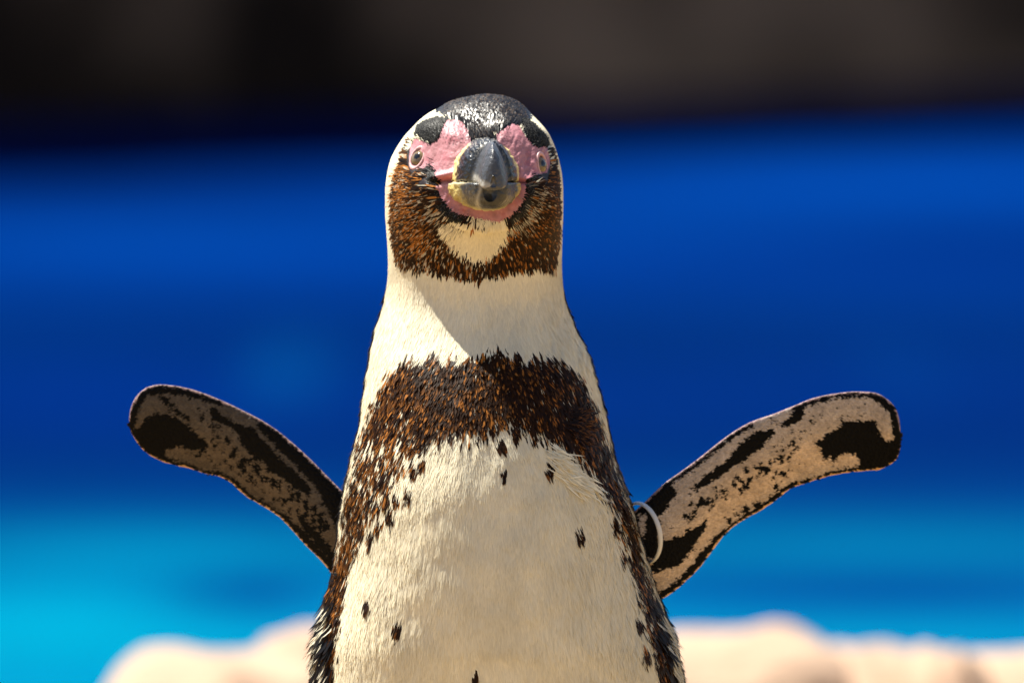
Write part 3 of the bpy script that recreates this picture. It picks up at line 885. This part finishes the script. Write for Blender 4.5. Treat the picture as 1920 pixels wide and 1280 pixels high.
def build_flipper(name, U, Lw, side, black, pale, spots, tan, y_root, y_tip, tilt, label):
    n, m = 420, 150
    U = resample(U, n); Lw = resample(Lw, n)
    f = np.linspace(0, 1, m)
    # cosine spacing toward both edges
    f = 0.5 - 0.5 * np.cos(np.pi * f)
    px = U[:, None, 0] * (1 - f) + Lw[:, None, 0] * f
    py = U[:, None, 1] * (1 - f) + Lw[:, None, 1] * f
    wv = (vnoise(py[:, -1] / 9, px[:, -1] / 9, 70) - 0.5) * 2.0     # slightly uneven trailing edge
    py = py + (f ** 8)[None, :] * wv[:, None]
    t = np.linspace(0, 1, n)[:, None]
    chord = np.hypot(U[:, 0] - Lw[:, 0], U[:, 1] - Lw[:, 1])[:, None] * S
    # thick rounded leading edge, thin trailing edge
    prof = np.sqrt(np.clip(f, 0, 1)) * (1 - f) ** 0.75 * 1.55 + 0.05 * np.sqrt(np.clip(f * (1 - f) * 4, 0, 1))
    thick = np.minimum(0.0115 - 0.005 * t, chord * 0.28) * prof[None, :] * 0.5
    yc = (y_root + (y_tip - y_root) * t) + tilt * (f[None, :] - 0.5) * chord
    yc = yc + 0.004 * np.sin(np.pi * t)
    F = np.stack([X(px), yc - thick, Z(py)], -1)
    B = np.stack([X(px), yc + thick, Z(py)], -1)
    v = np.concatenate([F.reshape(-1, 3), B[:, 1:-1].reshape(-1, 3)])
    # front grid + back grid sharing edge columns
    fi = np.arange(n * m).reshape(n, m)
    bi = np.empty((n, m), int); bi[:, 1:-1] = n * m + np.arange(n * (m - 2)).reshape(n, m - 2); bi[:, 0] = fi[:, 0]; bi[:, -1] = fi[:, -1]

    def q(ix, flip):
        a = np.stack([ix[:-1, :-1], ix[1:, :-1], ix[1:, 1:], ix[:-1, 1:]], -1).reshape(-1, 4)
        return a[:, ::-1] if flip else a
    quads = np.concatenate([q(fi, side < 0), q(bi, side > 0)])
    r = np.random.default_rng(5)
    jx = px + r.normal(0, 1.3, px.shape) + 5 * (vnoise(px / 5, py / 5, 71) - 0.5)
    jy = py + r.normal(0, 1.3, px.shape) + 5 * (vnoise(px / 5, py / 5, 72) - 0.5)
    c = np.tile(tan, px.shape + (1,)) * (0.45 + 0.6 * fbm(px / 7, py / 7, 73, 4) + 0.5 * fbm(px / 30, py / 30, 78, 3))[..., None]
    upw = smooth(0.55, 0.15, f)[None, :, None]
    c = c * (1 - 0.5 * upw) + c.mean(-1, keepdims=True) * np.array([0.86, 0.80, 0.80]) * 0.5 * upw
    c = c * (1 + 0.25 * (smooth(0.4, 0.62, f) * smooth(0.95, 0.75, f))[None, :, None] * np.array([1.0, 0.7, 0.2]))
    blk = np.zeros(px.shape, bool)
    for p in black: blk |= inside(p, jx, jy)
    if side < 0: blk |= (fbm(jx / 9 + jy / 30, jy / 9, 76, 3) > 0.60) & (t > 0.12)
    else: blk |= fbm(jx / 6 + jy / 30, jy / 6, 77, 3) > 0.71
    for (sx, sy, rx, ry) in spots:
        blk |= (((jx - sx) / rx) ** 2 + ((jy - sy) / ry) ** 2) < 1
    dU = seg_dist([tuple(a) for a in U[::6]], jx, jy); dL = seg_dist([tuple(a) for a in Lw[::6]], jx, jy)
    tipw = smooth(0.80, 0.93, t)
    blk |= dL < 11 + 2 * np.sin(t * 25) + 5 * tipw + 7 * smooth(0.42, 0.25, t)
    blk |= (dU < np.where((t > 0.50) & (t < 0.62), 2.0, 9.0) + 11 * tipw)
    for p in pale: blk &= ~inside(p, jx, jy)
    c[blk] = np.array([0.0026, 0.0023, 0.0022])
    c[dU < 2.2] = np.array([0.30, 0.20, 0.19])
    edge = dL < 2.6 + 1.2 * (vnoise(px / 6, py / 6, 74) - 0.5)
    c[edge & (t < 0.97)] = np.array([0.66, 0.38, 0.16])  # pale trailing edge, with the orange glow of backlight painted in
    back = np.tile(SLATE, (n, m - 2, 1)) * (0.8 + 0.5 * fbm(px / 9, py / 9, 75, 3))[:, 1:-1, None]
    cols = np.concatenate([c.reshape(-1, 3), back.reshape(-1, 3)])
    o = mesh_np(name, to_world(v), quads=quads, colors=cols, mats=[M_flipper], parent=root)
    o['label'] = label
    # rows of tiny scale-like feathers over the side that faces the camera
    k = 26000
    w = np.repeat(chord, m, 1) * np.gradient(f)[None, :]; w = (w / w.sum()).ravel()
    pick = rng.choice(n * m, size=k, p=w)
    pi, pj = np.divmod(pick, m); pj = np.clip(pj, 2, m - 3); pi = np.clip(pi, 2, n - 4)
    P0 = F[pi, pj]
    e1 = F[np.minimum(pi + 2, n - 1), pj] - F[pi - 2, pj]; e2 = F[pi, pj + 1] - F[pi, pj - 1]
    nn = np.cross(e1, e2); nn /= np.linalg.norm(nn, axis=1, keepdims=True) + 1e-12
    nn *= -np.sign(nn[:, 1:2])
    d = e1 / (np.linalg.norm(e1, axis=1, keepdims=True) + 1e-12) + 0.45 * e2 / (np.linalg.norm(e2, axis=1, keepdims=True) + 1e-12) + rng.normal(0, 0.12, (k, 3))
    d -= nn * (d * nn).sum(1)[:, None]; d /= np.linalg.norm(d, axis=1, keepdims=True)
    cc = c[pi, pj] * rng.uniform(0.75, 1.2, (k, 1))
    ok = (dU[pi, pj] > 6) & (dL[pi, pj] > 5)
    feather_mesh('flipper_feathers', P0[ok], nn[ok], d[ok], rng.uniform(0.0012, 0.0022, k)[ok], rng.uniform(0.0005, 0.0009, k)[ok], np.full(k, 0.00022)[ok],
                 np.stack([cc * 0.9, cc, cc * 1.05], 1)[ok], o, M_flipper, None, np.full(k, 0.55)[ok])
    return o


TAN = np.array([0.46, 0.355, 0.255])
build_flipper('flipper', UP_L, LO_L, -1, L_BLACK, L_PALE, L_SPOTS, TAN * 0.19, 0.012, 0.030, 0.25, 'flipper with dark blotched underside and no ring')  # same tan as the other flipper, strongly darkened
build_flipper('flipper', UP_R, LO_R, 1, R_BLACK, R_PALE, R_SPOTS, TAN, 0.010, 0.020, 0.25, 'flipper with pale spotted underside and a ring at its root')


# ------------------------------------------------------------------ bill
def loft_bill(name, rows, n_top, n_bot, colour_fn, dy=0.0):
    rows = np.array(rows, float)
    t = np.linspace(0, 1, 230)
    t = 1 - (1 - t) ** 1.4
    col = [pchip(rows[:, 0], rows[:, k], t) for k in range(1, 6)]
    y, cxp, hwp, top, bot = col
    nu = 260
    a = np.linspace(0, 2 * np.pi, nu, endpoint=False)
    ca, sa = np.cos(a)[None], np.sin(a)[None]
    up = sa >= 0
    nt_ = np.where(n_top < 3, n_top - 0.42 * smooth(0.62, 0.70, t) * smooth(0.99, 0.93, t), n_top)[:, None]
    ex = np.where(up, 2 / nt_, 2 / n_bot)
    cu = np.sign(ca) * np.abs(ca) ** ex; su = np.sign(sa) * np.abs(sa) ** ex
    mid = (bot * 0.86 + top * 0.14)[:, None] if n_top < 3 else (top * 0.85 + bot * 0.15)[:, None]
    px = cxp[:, None] + hwp[:, None] * cu
    py = np.where(up, mid - (mid - top[:, None]) * su, mid - (bot[:, None] - mid) * su)
    Y = np.repeat(y[:, None], nu, 1) / 1000
    rough = (fbm(px / 5, py / 7, int(rows[0, 3]), 5) - 0.5) * 6.5 * smooth(0.70, 0.60, t)[:, None] + np.sin(t[:, None] * 90 + 2 * cu) * 0.25
    px = px + rough * cu; py = py - rough * su
    v = np.stack([X(px), Y, Z(py + dy)], -1)
    c = colour_fn(px, py, np.repeat(t[:, None], nu, 1), cu, su)
    verts = np.concatenate([v.reshape(-1, 3), v[-1].mean(0, keepdims=True)])
    cols = np.concatenate([c.reshape(-1, 3), c[-1].mean(0, keepdims=True)])
    q = grid_quads(len(t), nu)
    last = (len(t) - 1) * nu
    tr = [(last + (k + 1) % nu, last + k, len(verts) - 1) for k in range(nu)]
    return mesh_np(name, to_world(verts), quads=q[:, ::-1], tris=tr, colors=cols, mats=[M_bill], parent=root)


def col_upper(px, py, t, cu, su):
    n = fbm(px / 5, py / 5, 81, 4)[..., None]
    c = np.array([0.0045, 0.0044, 0.0042]) * (0.3 + 1.6 * n)
    fl = (fbm(px / 2.4, py / 4.5, 85, 3)[..., None] > 0.54) * (0.5 + 0.5 * n) * smooth(0.9, 0.5, np.abs(cu))[..., None]
    c = c + np.array([0.20, 0.19, 0.165]) * fl
    hook = smooth(0.645, 0.68, t)[..., None]
    c = c * (1 - hook) + np.array([0.050, 0.052, 0.058]) * hook * (0.8 + 0.4 * n)
    lowr = (smooth(336, 342, py) * smooth(0.9, 0.7, t))[..., None] * 0.85
    cream = (smooth(0.42, 0.26, t + 0.16 * (n[..., 0] - 0.5)) * smooth(0.48, 0.62, np.abs(cu) + 0.25 * (n[..., 0] - 0.5)))[..., None]
    c = c * (1 - cream) + np.array([0.60, 0.50, 0.20]) * cream
    c = c * (1 - lowr * smooth(0.2, 0.4, t)[..., None]) + np.array([0.01, 0.006, 0.005]) * lowr * smooth(0.2, 0.4, t)[..., None]
    pal = (hook[..., 0] * smooth(0.93, 0.998, -cu) * 0.5)[..., None]
    c = c * (1 - pal) + np.array([0.5, 0.47, 0.40]) * pal
    return c


def col_lower(px, py, t, cu, su):
    n = fbm(px / 5, py / 5, 91, 4)[..., None]
    c = np.array([0.022, 0.022, 0.021]) * (0.3 + 1.6 * n)
    st = (fbm(px / 2.2, py / 7.0, 95, 3)[..., None] > 0.56) * smooth(930, 890, px)[..., None]
    c = c + np.array([0.05, 0.048, 0.042]) * st
    yel = smooth(0.74, 0.46, t + 0.14 * smooth(900, 940, px) + 0.25 * (n[..., 0] - 0.5))[..., None]
    c = c * (1 - yel) + np.array([0.44, 0.35, 0.12]) * (0.7 + 0.5 * n) * yel
    rdg = (np.exp(-((px - 899 - 3 * np.sin(py / 9)) / 3.6) ** 2) * smooth(0.60, 0.85, t))[..., None] * 0.6
    c = c * (1 - rdg) + np.array([0.40, 0.37, 0.30]) * rdg
    edge = (smooth(353, 347, py) * smooth(0.86, 0.6, t) * smooth(935, 905, px))[..., None] * 0.8
    c = c * (1 - edge) + np.array([0.50, 0.42, 0.25]) * edge
    und = (smooth(384, 398, py) * smooth(0.9, 0.7, t))[..., None] * 0.75
    c = c * (1 - und) + np.array([0.50, 0.42, 0.16]) * und
    return c


U_ROWS = [  # t, depth mm, centre px, half width px, top py, bottom py
    (0.00, -36, 910, 66, 254, 345), (0.15, -52, 911, 63, 256, 344), (0.30, -62, 912, 59, 258, 343), (0.46, -74, 914, 53, 260, 343),
    (0.57, -82, 917, 47, 261, 344), (0.63, -86, 919, 41, 263, 345), (0.68, -89, 921, 30.5, 266, 347), (0.80, -101, 924, 27.5, 267, 350), (0.91, -110, 925, 24.5, 279, 355), (0.97, -114, 926, 17, 303, 357), (1.0, -115.5, 926, 6, 330, 352)]
L_ROWS = [
    (0.00, -36, 908, 71, 344, 386), (0.15, -52, 909, 68, 344, 390), (0.35, -66, 911, 62, 344.5, 395), (0.55, -79, 914, 55, 345, 398),
    (0.72, -89, 917, 47, 346, 398), (0.86, -97, 919, 38, 347, 395), (0.95, -101, 920, 28, 349, 390), (1.0, -102.5, 920, 14, 354, 383)]
upper = loft_bill('upper_bill', U_ROWS, 1.85, 2.6, col_upper, 6)
lower = loft_bill('lower_bill', L_ROWS, 6.0, 2.3, col_lower, 0.5)


# ------------------------------------------------------------------ eyes
def eye(px, py, kx):
    p, n = surface_at(px, py)
    n = n / np.linalg.norm(n)
    r = 0.0056
    c = p - n * 0.0034
    nu, nv = 48, 32
    u = np.linspace(0, 2 * np.pi, nu, endpoint=False); w = np.linspace(0.001, np.pi - 0.001, nv)
    U_, W_ = np.meshgrid(u, w)
    zax = n
    look = n + np.array([0, -0.25, 0.12]); look /= np.linalg.norm(look)
    xax = np.cross(np.array([0, 0, 1.0]), zax); xax /= np.linalg.norm(xax); yax = np.cross(zax, xax)
    d = (np.sin(W_) * np.cos(U_))[..., None] * xax + (np.sin(W_) * np.sin(U_))[..., None] * yax + np.cos(W_)[..., None] * zax
    v = c + d * r
    ang = np.degrees(np.arccos(np.clip(d @ look, -1, 1)))
    iris = np.array([0.13, 0.09, 0.042]); rim = np.array([0.05, 0.035, 0.025])
    cc = np.where((ang < 17)[..., None], np.array([0.004, 0.004, 0.004]), iris * (0.75 + 0.5 * vnoise(U_ * 9, W_ * 14, 3))[..., None])
    cc = np.where((ang > 43)[..., None], rim, cc)
    e = mesh_np('eye', to_world(v.reshape(-1, 3)), quads=grid_quads(nv, nu), colors=cc.reshape(-1, 3), mats=[M_eye], parent=root)
    # soft lid ring
    R, mr = 0.0053, 0.00095
    a = np.linspace(0, 2 * np.pi, 60, endpoint=False); b = np.linspace(0, 2 * np.pi, 16, endpoint=False)
    A_, B_ = np.meshgrid(a, b, indexing='ij')
    rr = R + mr * np.cos(B_)
    R2 = R
    lv = p + n * 0.0004 + (rr * np.cos(A_) * kx)[..., None] * xax + (rr * np.sin(A_) * 1.08)[..., None] * yax + (mr * 0.8 * np.sin(B_))[..., None] * n
    lc = np.array([0.47, 0.26, 0.255]) * (0.85 + 0.3 * vnoise(A_ * 6, B_ * 2, 9))[..., None]
    q = grid_quads(60, 16)
    q = np.concatenate([q, np.array([(59 * 16 + k, 0 * 16 + k, (k + 1) % 16, 59 * 16 + (k + 1) % 16) for k in range(16)])])
    mesh_np('eyelid', to_world(lv.reshape(-1, 3)), quads=q, colors=lc.reshape(-1, 3), mats=[M_skin], parent=e)


M_eye = attr_mat('eye_gloss', 0.06, 0.6)
eye(785, 299, 0.74)
eye(1014, 312, 0.72)


# ------------------------------------------------------------------ feet and tail, below the picture
def limb(name, pts, radii, mat, colr):
    nu = 20
    P = np.array(pts, float); v = []
    for k, (p, r) in enumerate(zip(P, radii)):
        d = P[min(k + 1, len(P) - 1)] - P[max(k - 1, 0)]; d /= np.linalg.norm(d)
        s = np.cross(d, [0.3, 0.2, 1.0]) if abs(d[2]) < 0.9 else np.cross(d, [0, 1.0, 0]); s /= np.linalg.norm(s); w = np.cross(s, d)
        for a in np.linspace(0, 2 * np.pi, nu, endpoint=False):
            v.append(p + r * (math.cos(a) * s + math.sin(a) * w))
    v = np.array(v)
    return mesh_np(name, v, quads=grid_quads(len(P), nu), colors=np.tile(colr, (len(v), 1)), mats=[mat], parent=root)


for sgn in (-1, 1):
    bx = FOOT[0] + sgn * 0.045
    limb('leg', [(bx, 0.02, 0.12), (bx, 0.015, 0.06), (bx, 0.0, 0.028), (bx, -0.02, 0.014)], [0.030, 0.024, 0.015, 0.012], M_skin, BLACK * 1.5)
    nfv = []
    outline = [(-0.016, 0.02), (-0.03, -0.05), (-0.028, -0.078), (-0.014, -0.066), (0.0, -0.09), (0.014, -0.066), (0.028, -0.078), (0.03, -0.05), (0.016, 0.02)]
    k = len(outline)
    vv = [(bx + x, y, 0.0005) for x, y in outline] + [(bx + x * 0.9, y * 0.96, 0.012) for x, y in outline] + [(bx, -0.02, 0.017), (bx, -0.02, 0.0005)]
    qd = [(i, (i + 1) % k, k + (i + 1) % k, k + i) for i in range(k)]
    tr = [(k + i, k + (i + 1) % k, 2 * k) for i in range(k)] + [((i + 1) % k, i, 2 * k + 1) for i in range(k)]
    mesh_np('foot', np.array(vv), quads=qd, tris=tr, colors=np.tile(BLACK * 2, (len(vv), 1)), mats=[M_skin], parent=root)
limb('tail', [(FOOT[0], 0.05, 0.13), (FOOT[0], 0.10, 0.07), (FOOT[0], 0.15, 0.03), (FOOT[0], 0.17, 0.012)], [0.04, 0.03, 0.018, 0.005], M_skin, SLATE)


# ------------------------------------------------------------------ the ring on the right flipper
def build_ring():
    A0 = np.array([X(1194), 0.004, Z(943)]); B0 = np.array([X(1214), 0.012, Z(1056)])
    mid = (A0 + B0) / 2; half = (A0 - B0) / 2
    fwd = np.array([X(1236) - X(1203), -0.0125, 0.0006])
    n, m = 96, 14
    a = np.linspace(0, 2 * np.pi, n, endpoint=False)
    ctr = mid + np.cos(a)[:, None] * half + np.sin(a)[:, None] * fwd
    tg = -np.sin(a)[:, None] * half + np.cos(a)[:, None] * fwd
    tg /= np.linalg.norm(tg, axis=1, keepdims=True)
    nn = np.cross(half, fwd); nn /= np.linalg.norm(nn)
    rd = np.cross(tg, nn)
    b = np.linspace(0, 2 * np.pi, m, endpoint=False)
    v = ctr[:, None, :] + np.cos(b)[None, :, None] * rd[:, None, :] * 0.0007 + np.sin(b)[None, :, None] * nn * 0.0013
    q = grid_quads(n, m)
    q = np.concatenate([q, np.array([((n - 1) * m + k, k, (k + 1) % m, (n - 1) * m + (k + 1) % m) for k in range(m)])])
    mm, nt, bs, out = mat_new('pale_plastic')
    bs.inputs['Base Color'].default_value = (0.50, 0.50, 0.49, 1); bs.inputs['Roughness'].default_value = 0.4
    add_bump(nt, bs, 300, 0.1, 0.0005)
    w = to_world(v.reshape(-1, 3))
    o = mesh_np('flipper_ring', w, quads=q, mats=[mm], loc=tuple(w.mean(0)))
    tag(o, 'thin pale grey marking ring around the root of one penguin flipper', 'ring')


build_ring()
